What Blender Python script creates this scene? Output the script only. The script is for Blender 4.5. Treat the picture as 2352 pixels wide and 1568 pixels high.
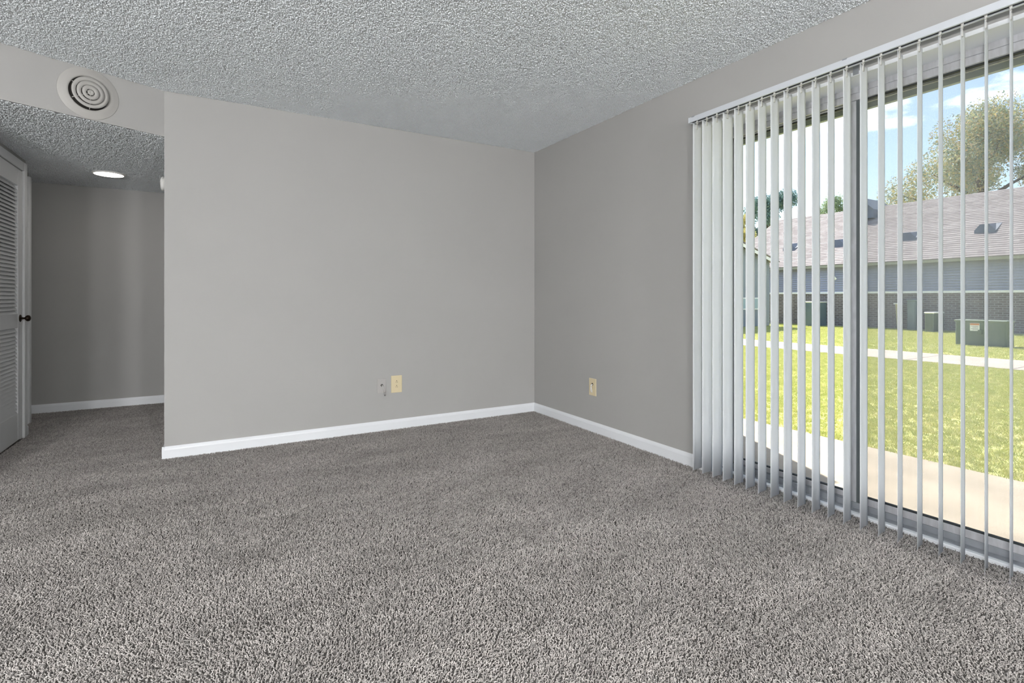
import bpy, bmesh, math, random
from mathutils import Vector, Matrix
random.seed(7)
R = math.radians
for o in list(bpy.data.objects):
    bpy.data.objects.remove(o)
scn = bpy.context.scene
COL = scn.collection

# ------------------------------------------------------------------ camera
# world: x runs along the back wall (to the right), y towards the back wall, z up
CAM_Z = 1.07
cd = bpy.data.cameras.new('camera'); cam = bpy.data.objects.new('camera', cd); COL.objects.link(cam)
cam.location = (0, 0, CAM_Z); cam.rotation_euler = (R(90), 0, R(-30))
cd.sensor_width = 36; cd.lens = 36 * 1189 / 2352; cd.shift_y = -100 / 2352
cd.clip_start = 0.02; cd.clip_end = 500
scn.camera = cam

# ------------------------------------------------------------------ exposure
scn.view_settings.view_transform = 'Standard'; scn.view_settings.look = 'None'
scn.view_settings.gamma = 1; scn.view_settings.use_curve_mapping = False
scn.view_settings.exposure = 1.0

# ------------------------------------------------------------------ sky
SUN_EL = R(55.2); SUN_H = Vector((0.42, 0.908)).normalized()
SKY = 0.15
SUN = 6.0
FILL_LAMP = 139.0
w = bpy.data.worlds.new('sky'); scn.world = w; w.use_nodes = True
nt = w.node_tree; nt.nodes.clear()
def N(t, typ, **k):
    n = t.nodes.new(typ)
    for a, b in k.items():
        if hasattr(n, a): setattr(n, a, b)
        else: n.inputs[a].default_value = b
    return n
out = N(nt, 'ShaderNodeOutputWorld'); bg = N(nt, 'ShaderNodeBackground')
sky = N(nt, 'ShaderNodeTexSky', sky_type='NISHITA', sun_disc=False, sun_elevation=SUN_EL,
        sun_rotation=math.atan2(SUN_H.x, SUN_H.y), air_density=1.0, dust_density=1.6, ozone_density=1.4)
tc = N(nt, 'ShaderNodeTexCoord')
mp = N(nt, 'ShaderNodeMapping'); mp.inputs['Scale'].default_value = (1, 1, 3.4)
nz = N(nt, 'ShaderNodeTexNoise'); nz.inputs['Scale'].default_value = 2.6; nz.inputs['Detail'].default_value = 7; nz.inputs['Roughness'].default_value = 0.55
cr = N(nt, 'ShaderNodeValToRGB'); cr.color_ramp.elements[0].position = 0.56; cr.color_ramp.elements[1].position = 0.68
mx = N(nt, 'ShaderNodeMix', data_type='RGBA')
nt.links.new(tc.outputs['Generated'], mp.inputs['Vector']); nt.links.new(mp.outputs[0], nz.inputs['Vector'])
nt.links.new(nz.outputs['Fac'], cr.inputs[0]); nt.links.new(cr.outputs[0], mx.inputs['Factor'])
nt.links.new(sky.outputs[0], mx.inputs['A']); mx.inputs['B'].default_value = (15.5, 15.7, 16.0, 1)
nt.links.new(mx.outputs['Result'], bg.inputs['Color']); bg.inputs['Strength'].default_value = SKY
nt.links.new(bg.outputs[0], out.inputs['Surface'])

sl = bpy.data.lights.new('sun', 'SUN'); so = bpy.data.objects.new('sun', sl); COL.objects.link(so)
sl.energy = SUN; sl.angle = R(0.6); sl.color = (1.0, 0.93, 0.82)
so.location = (20, 40, 60)
trav = Vector((-SUN_H.x * math.cos(SUN_EL), -SUN_H.y * math.cos(SUN_EL), -math.sin(SUN_EL)))
so.rotation_euler = trav.to_track_quat('-Z', 'Y').to_euler()

# ------------------------------------------------------------------ helpers
def srgb(r, g, b):
    f = lambda c: (c / 255 / 12.92) if c / 255 <= .04045 else ((c / 255 + .055) / 1.055) ** 2.4
    return (f(r), f(g), f(b), 1)

MATS = {}
def mat(name, col, rough=0.6, metal=0.0, spec=0.3, var=0.0, vscale=5.0, bump=0.0, bscale=200.0, trans=0.0,
        emit=None, estr=0.0, vdetail=3.0, col2=None, coords='Object', stretch=None, bdist=0.002):
    if name in MATS: return MATS[name]
    m = bpy.data.materials.new(name); m.use_nodes = True; MATS[name] = m
    t = m.node_tree; b = t.nodes['Principled BSDF']
    if len(col) == 3: col = (*col, 1)
    b.inputs['Base Color'].default_value = col
    b.inputs['Roughness'].default_value = rough; b.inputs['Metallic'].default_value = metal
    b.inputs['Specular IOR Level'].default_value = spec
    tcn = N(t, 'ShaderNodeTexCoord'); vec = tcn.outputs[coords]
    if stretch:
        mpn = N(t, 'ShaderNodeMapping'); mpn.inputs['Scale'].default_value = stretch
        t.links.new(vec, mpn.inputs['Vector']); vec = mpn.outputs[0]
    if var > 0 or col2:
        n = N(t, 'ShaderNodeTexNoise'); n.inputs['Scale'].default_value = vscale; n.inputs['Detail'].default_value = vdetail
        t.links.new(vec, n.inputs['Vector'])
        mixn = N(t, 'ShaderNodeMix', data_type='RGBA')
        rp = N(t, 'ShaderNodeMapRange'); rp.inputs[1].default_value = .33; rp.inputs[2].default_value = .67
        t.links.new(n.outputs['Fac'], rp.inputs[0]); t.links.new(rp.outputs[0], mixn.inputs['Factor'])
        if col2 is None:
            lo = tuple(c * (1 - var) for c in col[:3]) + (1,); hi = tuple(min(1, c * (1 + var)) for c in col[:3]) + (1,)
        else:
            lo, hi = col, (tuple(col2) + (1,) if len(col2) == 3 else col2)
        mixn.inputs['A'].default_value = lo; mixn.inputs['B'].default_value = hi
        t.links.new(mixn.outputs['Result'], b.inputs['Base Color'])
    if bump > 0:
        n2 = N(t, 'ShaderNodeTexNoise'); n2.inputs['Scale'].default_value = bscale; n2.inputs['Detail'].default_value = 2
        t.links.new(vec, n2.inputs['Vector'])
        bp = N(t, 'ShaderNodeBump'); bp.inputs['Strength'].default_value = bump; bp.inputs['Distance'].default_value = bdist
        t.links.new(n2.outputs['Fac'], bp.inputs['Height']); t.links.new(bp.outputs[0], b.inputs['Normal'])
    if emit:
        b.inputs['Emission Color'].default_value = (*emit, 1); b.inputs['Emission Strength'].default_value = estr
    if trans > 0:
        tr = N(t, 'ShaderNodeBsdfTranslucent'); tr.inputs['Color'].default_value = col
        ms = N(t, 'ShaderNodeMixShader'); ms.inputs[0].default_value = trans
        o = t.nodes['Material Output']
        t.links.new(b.outputs[0], ms.inputs[1]); t.links.new(tr.outputs[0], ms.inputs[2]); t.links.new(ms.outputs[0], o.inputs['Surface'])
    return m

class MB:
    """collects shapes, builds one mesh object"""
    def __init__(s): s.v = []; s.f = []; s.sm = []
    def add(s, vs, fs, smooth=False):
        k = len(s.v); s.v += [tuple(p) for p in vs]
        for f in fs: s.f.append([i + k for i in f]); s.sm.append(smooth)
        return s
    def box(s, x0, x1, y0, y1, z0, z1):
        vs = [(x, y, z) for z in (z0, z1) for y in (y0, y1) for x in (x0, x1)]
        return s.add(vs, [(0, 2, 3, 1), (4, 5, 7, 6), (0, 1, 5, 4), (2, 6, 7, 3), (0, 4, 6, 2), (1, 3, 7, 5)])
    def bbox(s, x0, x1, y0, y1, z0, z1, b=0.002, seg=1):
        bm = bmesh.new(); bmesh.ops.create_cube(bm, size=1)
        for v in bm.verts: v.co = ((x0 + x1) / 2 + v.co.x * (x1 - x0), (y0 + y1) / 2 + v.co.y * (y1 - y0), (z0 + z1) / 2 + v.co.z * (z1 - z0))
        bmesh.ops.bevel(bm, geom=bm.edges[:], offset=b, segments=seg, affect='EDGES', profile=0.5)
        bm.verts.index_update(); s.add([v.co[:] for v in bm.verts], [[v.index for v in f.verts] for f in bm.faces]); bm.free(); return s
    def prism(s, poly, z0, z1):
        n = len(poly); vs = [(x, y, z0) for x, y in poly] + [(x, y, z1) for x, y in poly]
        return s.add(vs, [list(range(n))[::-1], list(range(n, 2 * n))] + [(i, (i + 1) % n, n + (i + 1) % n, n + i) for i in range(n)])
    def extrude(s, prof, p0, p1, up=(0, 0, 1), smooth=False):
        """profile (a,b): a along side vector, b along up; swept p0->p1; side = dir x up"""
        p0 = Vector(p0); p1 = Vector(p1); d = (p1 - p0).normalized(); u = Vector(up); sd = d.cross(u).normalized(); u = sd.cross(d)
        n = len(prof); vs = [p + sd * a + u * b for p in (p0, p1) for a, b in prof]
        return s.add(vs, [list(range(n))[::-1], list(range(n, 2 * n))] + [(i, (i + 1) % n, n + (i + 1) % n, n + i) for i in range(n)], smooth)
    def lathe(s, prof, n=32, M=None, smooth=True, close=False):
        """profile (r,h) spun about local z"""
        M = M or Matrix(); vs = []; fs = []; m = len(prof)
        for i in range(n):
            a = 2 * math.pi * i / n
            for r, h in prof: vs.append(M @ Vector((r * math.cos(a), r * math.sin(a), h)))
        for i in range(n):
            j = (i + 1) % n
            for k in range(m - (0 if close else 1)):
                k2 = (k + 1) % m
                fs.append((i * m + k, j * m + k, j * m + k2, i * m + k2))
        return s.add(vs, fs, smooth)
    def tube(s, pts, r, n=8, caps=True):
        pts = [Vector(p) for p in pts]; rr = r if isinstance(r, (list, tuple)) else [r] * len(pts)
        vs = []; fs = []; up = Vector((0.31, 0.17, 0.93))
        for i, p in enumerate(pts):
            d = (pts[min(i + 1, len(pts) - 1)] - pts[max(i - 1, 0)]).normalized()
            a = d.cross(up).normalized(); b = d.cross(a)
            for k in range(n):
                t = 2 * math.pi * k / n; vs.append(p + (a * math.cos(t) + b * math.sin(t)) * rr[i])
        for i in range(len(pts) - 1):
            for k in range(n):
                fs.append((i * n + k, i * n + (k + 1) % n, (i + 1) * n + (k + 1) % n, (i + 1) * n + k))
        if caps: fs += [list(range(n)), list(range((len(pts) - 1) * n, len(pts) * n))[::-1]]
        return s.add(vs, fs, True)
    def mesh(s, name, m):
        me = bpy.data.meshes.new(name); me.from_pydata(s.v, [], s.f)
        me.polygons.foreach_set('use_smooth', s.sm)
        bm = bmesh.new(); bm.from_mesh(me); bmesh.ops.recalc_face_normals(bm, faces=bm.faces); bm.to_mesh(me); bm.free()
        if m: me.materials.append(m)
        return me
    def build(s, name, m, parent=None):
        return link(name, s.mesh(name, m), parent)

def link(name, data, parent=None, loc=None, rot=None):
    o = bpy.data.objects.new(name, data); COL.objects.link(o)
    if parent: o.parent = parent
    if loc is not None: o.location = loc
    if rot is not None: o.rotation_euler = rot
    return o
def tag(o, label=None, cat=None, group=None, kind=None):
    if label: o['label'] = label
    if cat: o['category'] = cat
    if group: o['group'] = group
    if kind: o['kind'] = kind
    return o
def struct(o, label, cat): return tag(o, label, cat, kind='structure')
def empty(name, loc=(0, 0, 0), rz=0):
    o = link(name, None, None, loc, (0, 0, rz)); o.empty_display_size = 0.1; return o

# ------------------------------------------------------------------ materials
M_wall = mat('wall_paint', (0.400, 0.398, 0.390), 0.75, spec=0.2, var=0.015, vscale=1.2, bump=0.12, bscale=260)
M_ceil = mat('ceiling_white', (0.75, 0.775, 0.79), 0.9, spec=0.1, bump=0.5, bscale=300, bdist=0.003)
M_pop = mat('popcorn_plaster', (0.75, 0.785, 0.81), 0.8, spec=0.2)
M_trim = mat('trim_paint', (0.80, 0.825, 0.86), 0.35, spec=0.45, bump=0.03, bscale=60)
M_door = mat('door_paint', (0.74, 0.755, 0.77), 0.42, spec=0.4, bump=0.05, bscale=120)
M_back = mat('carpet_backing', (0.13, 0.122, 0.116), 0.95, spec=0.05, var=0.2, vscale=60)  # darker than the yarn: occlusion between tufts put into the colour
M_alu = mat('aluminium', (0.52, 0.525, 0.55), 0.42, metal=0.2, spec=0.5, var=0.10, vscale=14, stretch=(1, 4, 1), bump=0.04, bscale=80)
M_sill = mat('sill_metal', (0.34, 0.36, 0.39), 0.45, metal=0.4, var=0.1, vscale=12)
M_gasket = mat('black_gasket', (0.035, 0.04, 0.04), 0.7)
M_vane = mat('vane_vinyl', (0.91, 0.93, 0.955), 0.42, spec=0.4, trans=0.42)
M_rail = mat('headrail_white', (0.60, 0.635, 0.68), 0.3, spec=0.5)
M_clip = mat('clear_white_plastic', (0.74, 0.74, 0.72), 0.25, trans=0.3)
M_track = mat('track_grey', (0.10, 0.105, 0.11), 0.6)
M_vent = mat('vent_enamel', (0.43, 0.422, 0.405), 0.45, spec=0.4)
M_dark = mat('duct_dark', (0.02, 0.018, 0.016), 0.8)
M_ivory = mat('ivory_plastic', (0.68, 0.59, 0.39), 0.35, spec=0.45)
M_slot = mat('slot_dark', (0.06, 0.045, 0.03), 0.7)
M_painted = mat('painted_plate', (0.42, 0.41, 0.40), 0.6)
M_whitepl = mat('white_plastic', (0.80, 0.80, 0.78), 0.35, spec=0.4)
M_bronze = mat('oil_rubbed_bronze', (0.045, 0.032, 0.024), 0.28, metal=0.9)
M_metal = mat('steel', (0.5, 0.5, 0.5), 0.35, metal=0.9)

def carpet_material():
    m = bpy.data.materials.new('carpet_yarn'); m.use_nodes = True; t = m.node_tree; b = t.nodes['Principled BSDF']
    b.inputs['Roughness'].default_value = 0.85; b.inputs['Specular IOR Level'].default_value = 0.12
    oi = N(t, 'ShaderNodeObjectInfo'); rp = N(t, 'ShaderNodeValToRGB')
    e = rp.color_ramp.elements
    e[0].position = 0; e[0].color = (0.23, 0.22, 0.212, 1); e[1].position = 1; e[1].color = (0.535, 0.508, 0.489, 1)
    k = e.new(0.5); k.color = (0.385, 0.362, 0.347, 1)
    t.links.new(oi.outputs['Random'], rp.inputs[0])
    # soft light and dark bands: pile-lay shading painted into the yarn colour
    mpn = N(t, 'ShaderNodeMapping'); mpn.inputs['Scale'].default_value = (1.0, 2.3, 1); mpn.inputs['Rotation'].default_value = (0, 0, R(-25))
    n1 = N(t, 'ShaderNodeTexNoise'); n1.inputs['Scale'].default_value = 1.7; n1.inputs['Detail'].default_value = 4; n1.inputs['Roughness'].default_value = .6
    t.links.new(oi.outputs['Location'], mpn.inputs['Vector']); t.links.new(mpn.outputs[0], n1.inputs['Vector'])
    mr = N(t, 'ShaderNodeMapRange'); mr.inputs[1].default_value = .32; mr.inputs[2].default_value = .68; mr.inputs[3].default_value = .82; mr.inputs[4].default_value = 1.13
    t.links.new(n1.outputs['Fac'], mr.inputs[0])
    hm = N(t, 'ShaderNodeVectorMath', operation='SCALE'); t.links.new(rp.outputs[0], hm.inputs[0]); t.links.new(mr.outputs[0], hm.inputs['Scale'])
    t.links.new(hm.outputs[0], b.inputs['Base Color'])
    return m
M_yarn = carpet_material()

def glass_material(name, tint):
    m = bpy.data.materials.new(name); m.use_nodes = True; t = m.node_tree; t.nodes.clear()
    o = N(t, 'ShaderNodeOutputMaterial'); tr = N(t, 'ShaderNodeBsdfTransparent'); tr.inputs['Color'].default_value = (*tint, 1)
    gl = N(t, 'ShaderNodeBsdfGlossy'); gl.inputs['Roughness'].default_value = 0.02
    fr = N(t, 'ShaderNodeFresnel'); fr.inputs['IOR'].default_value = 1.35
    sc = N(t, 'ShaderNodeMath', operation='MULTIPLY'); sc.inputs[1].default_value = 0.45
    ms = N(t, 'ShaderNodeMixShader')
    t.links.new(fr.outputs[0], sc.inputs[0]); t.links.new(sc.outputs[0], ms.inputs[0])
    t.links.new(tr.outputs[0], ms.inputs[1]); t.links.new(gl.outputs[0], ms.inputs[2]); t.links.new(ms.outputs[0], o.inputs['Surface'])
    return m
M_glass = glass_material('clear_glass', (0.97, 0.985, 0.98))
def screen_material():
    m = bpy.data.materials.new('insect_mesh'); m.use_nodes = True; t = m.node_tree; t.nodes.clear()
    o = N(t, 'ShaderNodeOutputMaterial'); tr = N(t, 'ShaderNodeBsdfTransparent')
    df = N(t, 'ShaderNodeBsdfDiffuse'); df.inputs['Color'].default_value = (0.40, 0.41, 0.43, 1)
    n = N(t, 'ShaderNodeTexNoise'); n.inputs['Scale'].default_value = 260; tcn = N(t, 'ShaderNodeTexCoord')
    t.links.new(tcn.outputs['Object'], n.inputs['Vector'])
    mr = N(t, 'ShaderNodeMapRange'); mr.inputs[1].default_value = .3; mr.inputs[2].default_value = .7; mr.inputs[3].default_value = .20; mr.inputs[4].default_value = .26
    t.links.new(n.outputs['Fac'], mr.inputs[0])
    ms = N(t, 'ShaderNodeMixShader'); t.links.new(mr.outputs[0], ms.inputs[0])
    t.links.new(tr.outputs[0], ms.inputs[1]); t.links.new(df.outputs[0], ms.inputs[2]); t.links.new(ms.outputs[0], o.inputs['Surface'])
    return m
M_screen = screen_material()

# ------------------------------------------------------------------ room dimensions
XR = 2.62; YB = 4.116; XL = -0.28; H = 2.44; HH = 2.137; YH = 6.32
XLF = -2.6; YF = -5.0
SL = 0.336 / 0.71                         # the bulkhead turns away from the back wall
hy = lambda x: YB + SL * (x - XL)         # y of the bulkhead line at x
DY0, DY1, DZ = 0.32, 2.15, 2.135          # patio door opening in the right wall
XO = 2.86                                 # outer face of the right wall

# ------------------------------------------------------------------ shell
struct(MB().box(XLF - .12, XO - .02, YF - .12, YH + .12, -.10, 0).build('floor', M_back), 'grey-brown carpeted floor of the empty room', 'floor')
struct(MB().box(XLF - .12, XO, YF - .12, YH + .12, H, H + .1).build('ceiling', M_ceil), 'white popcorn textured ceiling over the room', 'ceiling')
struct(MB().box(XL, XO, YB, YB + .12, 0, H).build('wall_back', M_wall), 'plain greige back wall with two low wall plates', 'wall')
wr = MB(); wr.box(XR, XO, DY1, YB + .12, 0, H); wr.box(XR, XO, YF - .12, DY0, 0, H); wr.box(XR, XO, DY0, DY1, DZ, H)
struct(wr.build('wall_right', M_wall), 'grey wall around the sliding patio door', 'wall')
struct(MB().box(XLF - .12, XLF, YF - .12, YH + .12, 0, H).build('wall_left', M_wall), 'grey wall out of view on the left side', 'wall')
struct(MB().box(XLF, XO, YF - .12, YF, 0, H).build('wall_front', M_wall), 'grey wall behind the viewer', 'wall')
struct(MB().box(XL, XL + .12, YB + .12, YH, 0, H).build('wall_hall_right', M_wall), 'grey side wall of the hallway behind the back wall', 'wall')
struct(MB().box(XLF, XL + .12, YH, YH + .12, 0, H).build('wall_hall_back', M_wall), 'shaded grey end wall of the hallway', 'wall')
n_ = Vector((-SL, 1)).normalized()
hp = [(XL, hy(XL)), (XLF, hy(XLF)), (XLF + n_.x * .1, hy(XLF) + n_.y * .1), (XL, hy(XL) + .11)]
struct(MB().prism(hp, HH, H).build('wall_header', M_wall), 'angled bulkhead above the hallway holding the round air vent', 'wall')
hc = [(XL, hy(XL) + .09), (XL, YH), (XLF, YH), (XLF, hy(XLF) + .11)]
struct(MB().prism(hc, HH, HH + .06).build('ceiling_hall', M_ceil), 'lower popcorn textured ceiling of the hallway', 'ceiling')
CX = -1.262                                # closet wall face
cw = MB(); YD0, YD1, ZD = 4.50, 5.272, 2.035
cw.prism([(CX, hy(CX)), (CX, YD0), (CX - .1, YD0), (CX - .1, hy(CX - .1))], 0, HH)
cw.box(CX - .1, CX, YD1, 5.37, 0, HH); cw.box(CX - .1, CX, YD0, YD1, ZD, HH); cw.box(XLF, CX - .1, 5.27, 5.37, 0, HH)
struct(cw.build('wall_closet', M_wall), 'hallway closet wall framing the louvered door', 'wall')
struct(MB().prism([(CX - .1, hy(CX - .1)), (XLF, hy(XLF)), (XLF, hy(XLF) + .1), (CX - .1, hy(CX - .1) + .1)], 0, HH).build('wall_diagonal', M_wall), 'angled wall under the bulkhead beside the closet', 'wall')
struct(MB().box(-1.47, -1.366, 5.37, 5.90, 0, HH).build('wall_hall_left', M_wall), 'short hallway wall past the closet', 'wall')

# baseboards
BH, BT = 0.086, 0.013
bprof = [(0, 0), (BT, 0), (BT, BH - .022), (BT - .002, BH - .014), (BT - .006, BH - .006), (BT - .009, BH), (0, BH)]
def baseboard(name, runs, label):
    b = MB()
    for p0, p1 in runs: b.extrude(bprof, p0, p1)
    struct(b.build(name, M_trim), label, 'baseboard')
# side = dir x up, i.e. to the right of travel
baseboard('baseboard_back', [((XL - BT, YB, 0), (XR, YB, 0))], 'white baseboard along the back wall')
baseboard('baseboard_right', [((XR, YB - BT, 0), (XR, DY1, 0)), ((XR, DY0, 0), (XR, YF, 0))], 'white baseboard running from the corner to the blinds')
baseboard('baseboard_hall_right', [((XL, YH, 0), (XL, YB - BT * .98, 0))], 'white baseboard turning the hallway corner')
baseboard('baseboard_hall_back', [((XLF, YH, 0), (XL - BT, YH, 0))], 'white baseboard along the hallway end wall')
baseboard('baseboard_closet', [((CX, 5.372, 0), (CX - .1, 5.372, 0))][:0] + [((CX + .002, 5.345, 0), (CX + .002, 5.385, 0))], 'stub of white baseboard beside the closet casing')
baseboard('baseboard_front', [((XR, YF, 0), (XLF, YF, 0))], 'white baseboard behind the viewer')
baseboard('baseboard_left', [((XLF, YF, 0), (XLF, hy(XLF), 0))], 'white baseboard along the left wall')

# ------------------------------------------------------------------ geometry-node scatters (carpet, popcorn, grass)
def gn_tree(name):
    g = bpy.data.node_groups.new(name, 'GeometryNodeTree')
    g.interface.new_socket('Geometry', in_out='INPUT', socket_type='NodeSocketGeometry')
    g.interface.new_socket('Geometry', in_out='OUTPUT', socket_type='NodeSocketGeometry')
    return g, g.nodes.new('NodeGroupInput'), g.nodes.new('NodeGroupOutput')
def scatter(obj, name, make, density, dmin, rmin, rmax, smin, smax, lean=None, seed=0, poisson=True, keep=False):
    g, gi, go = gn_tree(name); L = g.links.new
    d = g.nodes.new('GeometryNodeDistributePointsOnFaces')
    if poisson:
        d.distribute_method = 'POISSON'; d.inputs['Distance Min'].default_value = dmin; d.inputs['Density Max'].default_value = density
    else:
        d.distribute_method = 'RANDOM'; d.inputs['Density'].default_value = density
    d.inputs['Seed'].default_value = seed
    L(gi.outputs[0], d.inputs['Mesh'])
    src = make(g)
    ip = g.nodes.new('GeometryNodeInstanceOnPoints'); L(d.outputs['Points'], ip.inputs['Points']); L(src, ip.inputs['Instance'])
    rv = g.nodes.new('FunctionNodeRandomValue'); rv.data_type = 'FLOAT_VECTOR'; rv.inputs[0].default_value = rmin; rv.inputs[1].default_value = rmax
    L(rv.outputs[0], ip.inputs['Rotation'])
    sv = g.nodes.new('FunctionNodeRandomValue'); sv.data_type = 'FLOAT_VECTOR'; sv.inputs[0].default_value = smin; sv.inputs[1].default_value = smax; sv.inputs['Seed'].default_value = 5
    L(sv.outputs[0], ip.inputs['Scale'])
    res = ip.outputs[0]
    if lean:
        pos = g.nodes.new('GeometryNodeInputPosition'); vr = g.nodes.new('ShaderNodeVectorRotate'); vr.rotation_type = 'Z_AXIS'; vr.inputs['Angle'].default_value = lean[3]
        mpn = g.nodes.new('ShaderNodeVectorMath'); mpn.operation = 'MULTIPLY'; mpn.inputs[1].default_value = lean[1]
        L(pos.outputs[0], vr.inputs['Vector']); L(vr.outputs[0], mpn.inputs[0])
        no = g.nodes.new('ShaderNodeTexNoise'); no.inputs['Scale'].default_value = 1.0; no.inputs['Detail'].default_value = 3; L(mpn.outputs[0], no.inputs['Vector'])
        sub = g.nodes.new('ShaderNodeVectorMath'); sub.operation = 'SUBTRACT'; L(no.outputs['Color'], sub.inputs[0]); sub.inputs[1].default_value = (.5, .5, .5)
        mul = g.nodes.new('ShaderNodeVectorMath'); mul.operation = 'MULTIPLY'; L(sub.outputs[0], mul.inputs[0]); mul.inputs[1].default_value = (lean[0], lean[0], 0)
        add = g.nodes.new('ShaderNodeVectorMath'); add.operation = 'ADD'; L(mul.outputs[0], add.inputs[0]); add.inputs[1].default_value = lean[2]
        ri = g.nodes.new('GeometryNodeRotateInstances'); ri.inputs['Local Space'].default_value = False
        L(res, ri.inputs['Instances']); L(pos.outputs[0], ri.inputs['Pivot Point']); L(add.outputs[0], ri.inputs['Rotation']); res = ri.outputs[0]
    if keep:
        j = g.nodes.new('GeometryNodeJoinGeometry'); L(gi.outputs[0], j.inputs[0]); L(res, j.inputs[0]); res = j.outputs[0]
    L(res, go.inputs[0])
    md = obj.modifiers.new(name, 'NODES'); md.node_group = g
    return obj

def tuft_src(g):
    L = g.links.new
    s = g.nodes.new('GeometryNodeCurveSpiral')
    s.inputs['Resolution'].default_value = 7; s.inputs['Rotations'].default_value = 1.05
    s.inputs['Start Radius'].default_value = 0.0010; s.inputs['End Radius'].default_value = 0.0021; s.inputs['Height'].default_value = 0.0095
    c = g.nodes.new('GeometryNodeCurvePrimitiveCircle'); c.inputs['Resolution'].default_value = 5; c.inputs['Radius'].default_value = 0.0014
    m = g.nodes.new('GeometryNodeCurveToMesh'); L(s.outputs[0], m.inputs['Curve']); L(c.outputs[0], m.inputs['Profile Curve']); m.inputs['Fill Caps'].default_value = True
    sm = g.nodes.new('GeometryNodeSetShadeSmooth'); L(m.outputs[0], sm.inputs[0])
    st = g.nodes.new('GeometryNodeSetMaterial'); st.inputs['Material'].default_value = M_yarn; L(sm.outputs[0], st.inputs[0])
    return st.outputs[0]
def blob_src(material, sub=2):
    def f(g):
        L = g.links.new
        s = g.nodes.new('GeometryNodeMeshIcoSphere'); s.inputs['Radius'].default_value = 1; s.inputs['Subdivisions'].default_value = sub
        no = g.nodes.new('ShaderNodeTexNoise'); no.inputs['Scale'].default_value = 1.7
        sub_ = g.nodes.new('ShaderNodeVectorMath'); sub_.operation = 'SUBTRACT'; L(no.outputs['Color'], sub_.inputs[0]); sub_.inputs[1].default_value = (.5, .5, .5)
        sp = g.nodes.new('GeometryNodeSetPosition'); L(s.outputs[0], sp.inputs[0]); L(sub_.outputs[0], sp.inputs['Offset'])
        sm = g.nodes.new('GeometryNodeSetShadeSmooth'); L(sp.outputs[0], sm.inputs[0])
        st = g.nodes.new('GeometryNodeSetMaterial'); st.inputs['Material'].default_value = material; L(sm.outputs[0], st.inputs[0])
        return st.outputs[0]
    return f

def sheet(name, poly, z, m, parent, flip=False):
    me = bpy.data.meshes.new(name); n = len(poly); me.from_pydata([(x, y, z) for x, y in poly], [], [list(range(n))[::-1] if flip else list(range(n))])
    me.materials.append(m); return link(name, me, parent)
FLOOR = bpy.data.objects['floor']; CEIL = bpy.data.objects['ceiling']; CEILH = bpy.data.objects['ceiling_hall']
# floor area that carries the pile (hallway included)
cp = [(-1.9, 1.3), (.6, -.3), (XR, -.3), (XR, DY0 + .01), (2.715, DY0 + .01), (2.715, DY1 - .01), (XR, DY1 - .01), (XR, YB), (XL - .01, YB), (XL - .01, YH), (-2.4, YH), (-2.4, 5.91), (-1.35, 5.91), (-1.35, 5.39), (CX + .01, 5.39), (CX + .01, hy(CX)), (-1.9, hy(-1.9))]
car = sheet('carpet_pile', cp, 0.001, M_back, FLOOR); tag(car, 'grey-brown twisted cut pile carpet', kind='stuff')
scatter(car, 'carpet_scatter', tuft_src, 40000, 0.0040, (-.5, -.5, 0), (.5, .5, 6.283), (.85, .85, .85), (1.2, 1.2, 1.15),
        lean=(3.2, (1.2, 3.4, 1), (-.12, .2, 0), R(-25)), keep=True)
pc = [(XLF, -.3), (XR, -.3), (XR, YB), (XL, YB), (XLF, hy(XLF))]
pop = sheet('popcorn_texture', pc, H - .0005, M_ceil, CEIL, True); tag(pop, 'white sprayed popcorn grains', kind='stuff')
scatter(pop, 'popcorn_scatter', blob_src(M_pop), 22000, 0.0048, (0, 0, 0), (6.28, 6.28, 6.28), (.0018, .0018, .0014), (.0056, .0056, .0042), keep=True)
pop2 = sheet('popcorn_texture', [(XL, hy(XL) + .01), (XL, YH), (-2.2, YH), (-2.2, hy(-2.2) + .01)], HH - .0005, M_ceil, CEILH, True); tag(pop2, 'white sprayed popcorn grains', kind='stuff')
scatter(pop2, 'popcorn_scatter_hall', blob_src(M_pop), 16000, 0.0055, (0, 0, 0), (6.28, 6.28, 6.28), (.0016, .0016, .0014), (.0058, .0058, .0048), keep=True, seed=3)

# ------------------------------------------------------------------ patio door (door_1)
door = struct(empty('door_1', (2.78, (DY0 + DY1) / 2, 0)), 'aluminium sliding glass patio door behind the vertical blinds', 'sliding door')
def dpart(b, name, m, parent=None):
    o = b.build(name, m, parent or door)
    if parent is None: o.matrix_parent_inverse = Matrix.Translation(door.location).inverted()
    return o
# white painted returns of the opening
struct(MB().box(XR + .001, 2.765, DY0, DY1, DZ - .018, DZ).build('trim_1', M_trim), 'white painted board under the head of the patio door opening', 'trim')
struct(MB().box(XR + .001, 2.765, DY1 - .014, DY1, 0, DZ - .018).build('trim_2', M_trim), 'white side board of the patio door opening nearest the corner', 'trim')
struct(MB().box(XR + .001, 2.765, DY0, DY0 + .014, 0, DZ - .018).build('trim_3', M_trim), 'white side board at the far right of the patio door opening', 'trim')
FX0, FX1 = 2.765, 2.855
ZT = DZ - .018
b = MB()
b.box(FX0, FX1, DY0, DY1, ZT - .028, ZT); b.box(FX0 + .008, FX0 + .018, DY0 + .04, DY1 - .04, ZT - .062, ZT - .028)
b.box(FX0 + .044, FX0 + .052, DY0 + .04, DY1 - .04, ZT - .062, ZT - .028); b.box(FX1 - .006, FX1, DY0 + .04, DY1 - .04, ZT - .062, ZT - .028)
dpart(b, 'frame_head', M_alu)
for y0, y1 in ((DY1 - .045, DY1), (DY0, DY0 + .045)):
    dpart(MB().bbox(FX0, FX1, y0, y1, 0.02, ZT - .028, .003), 'frame_jamb', M_alu)
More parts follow.
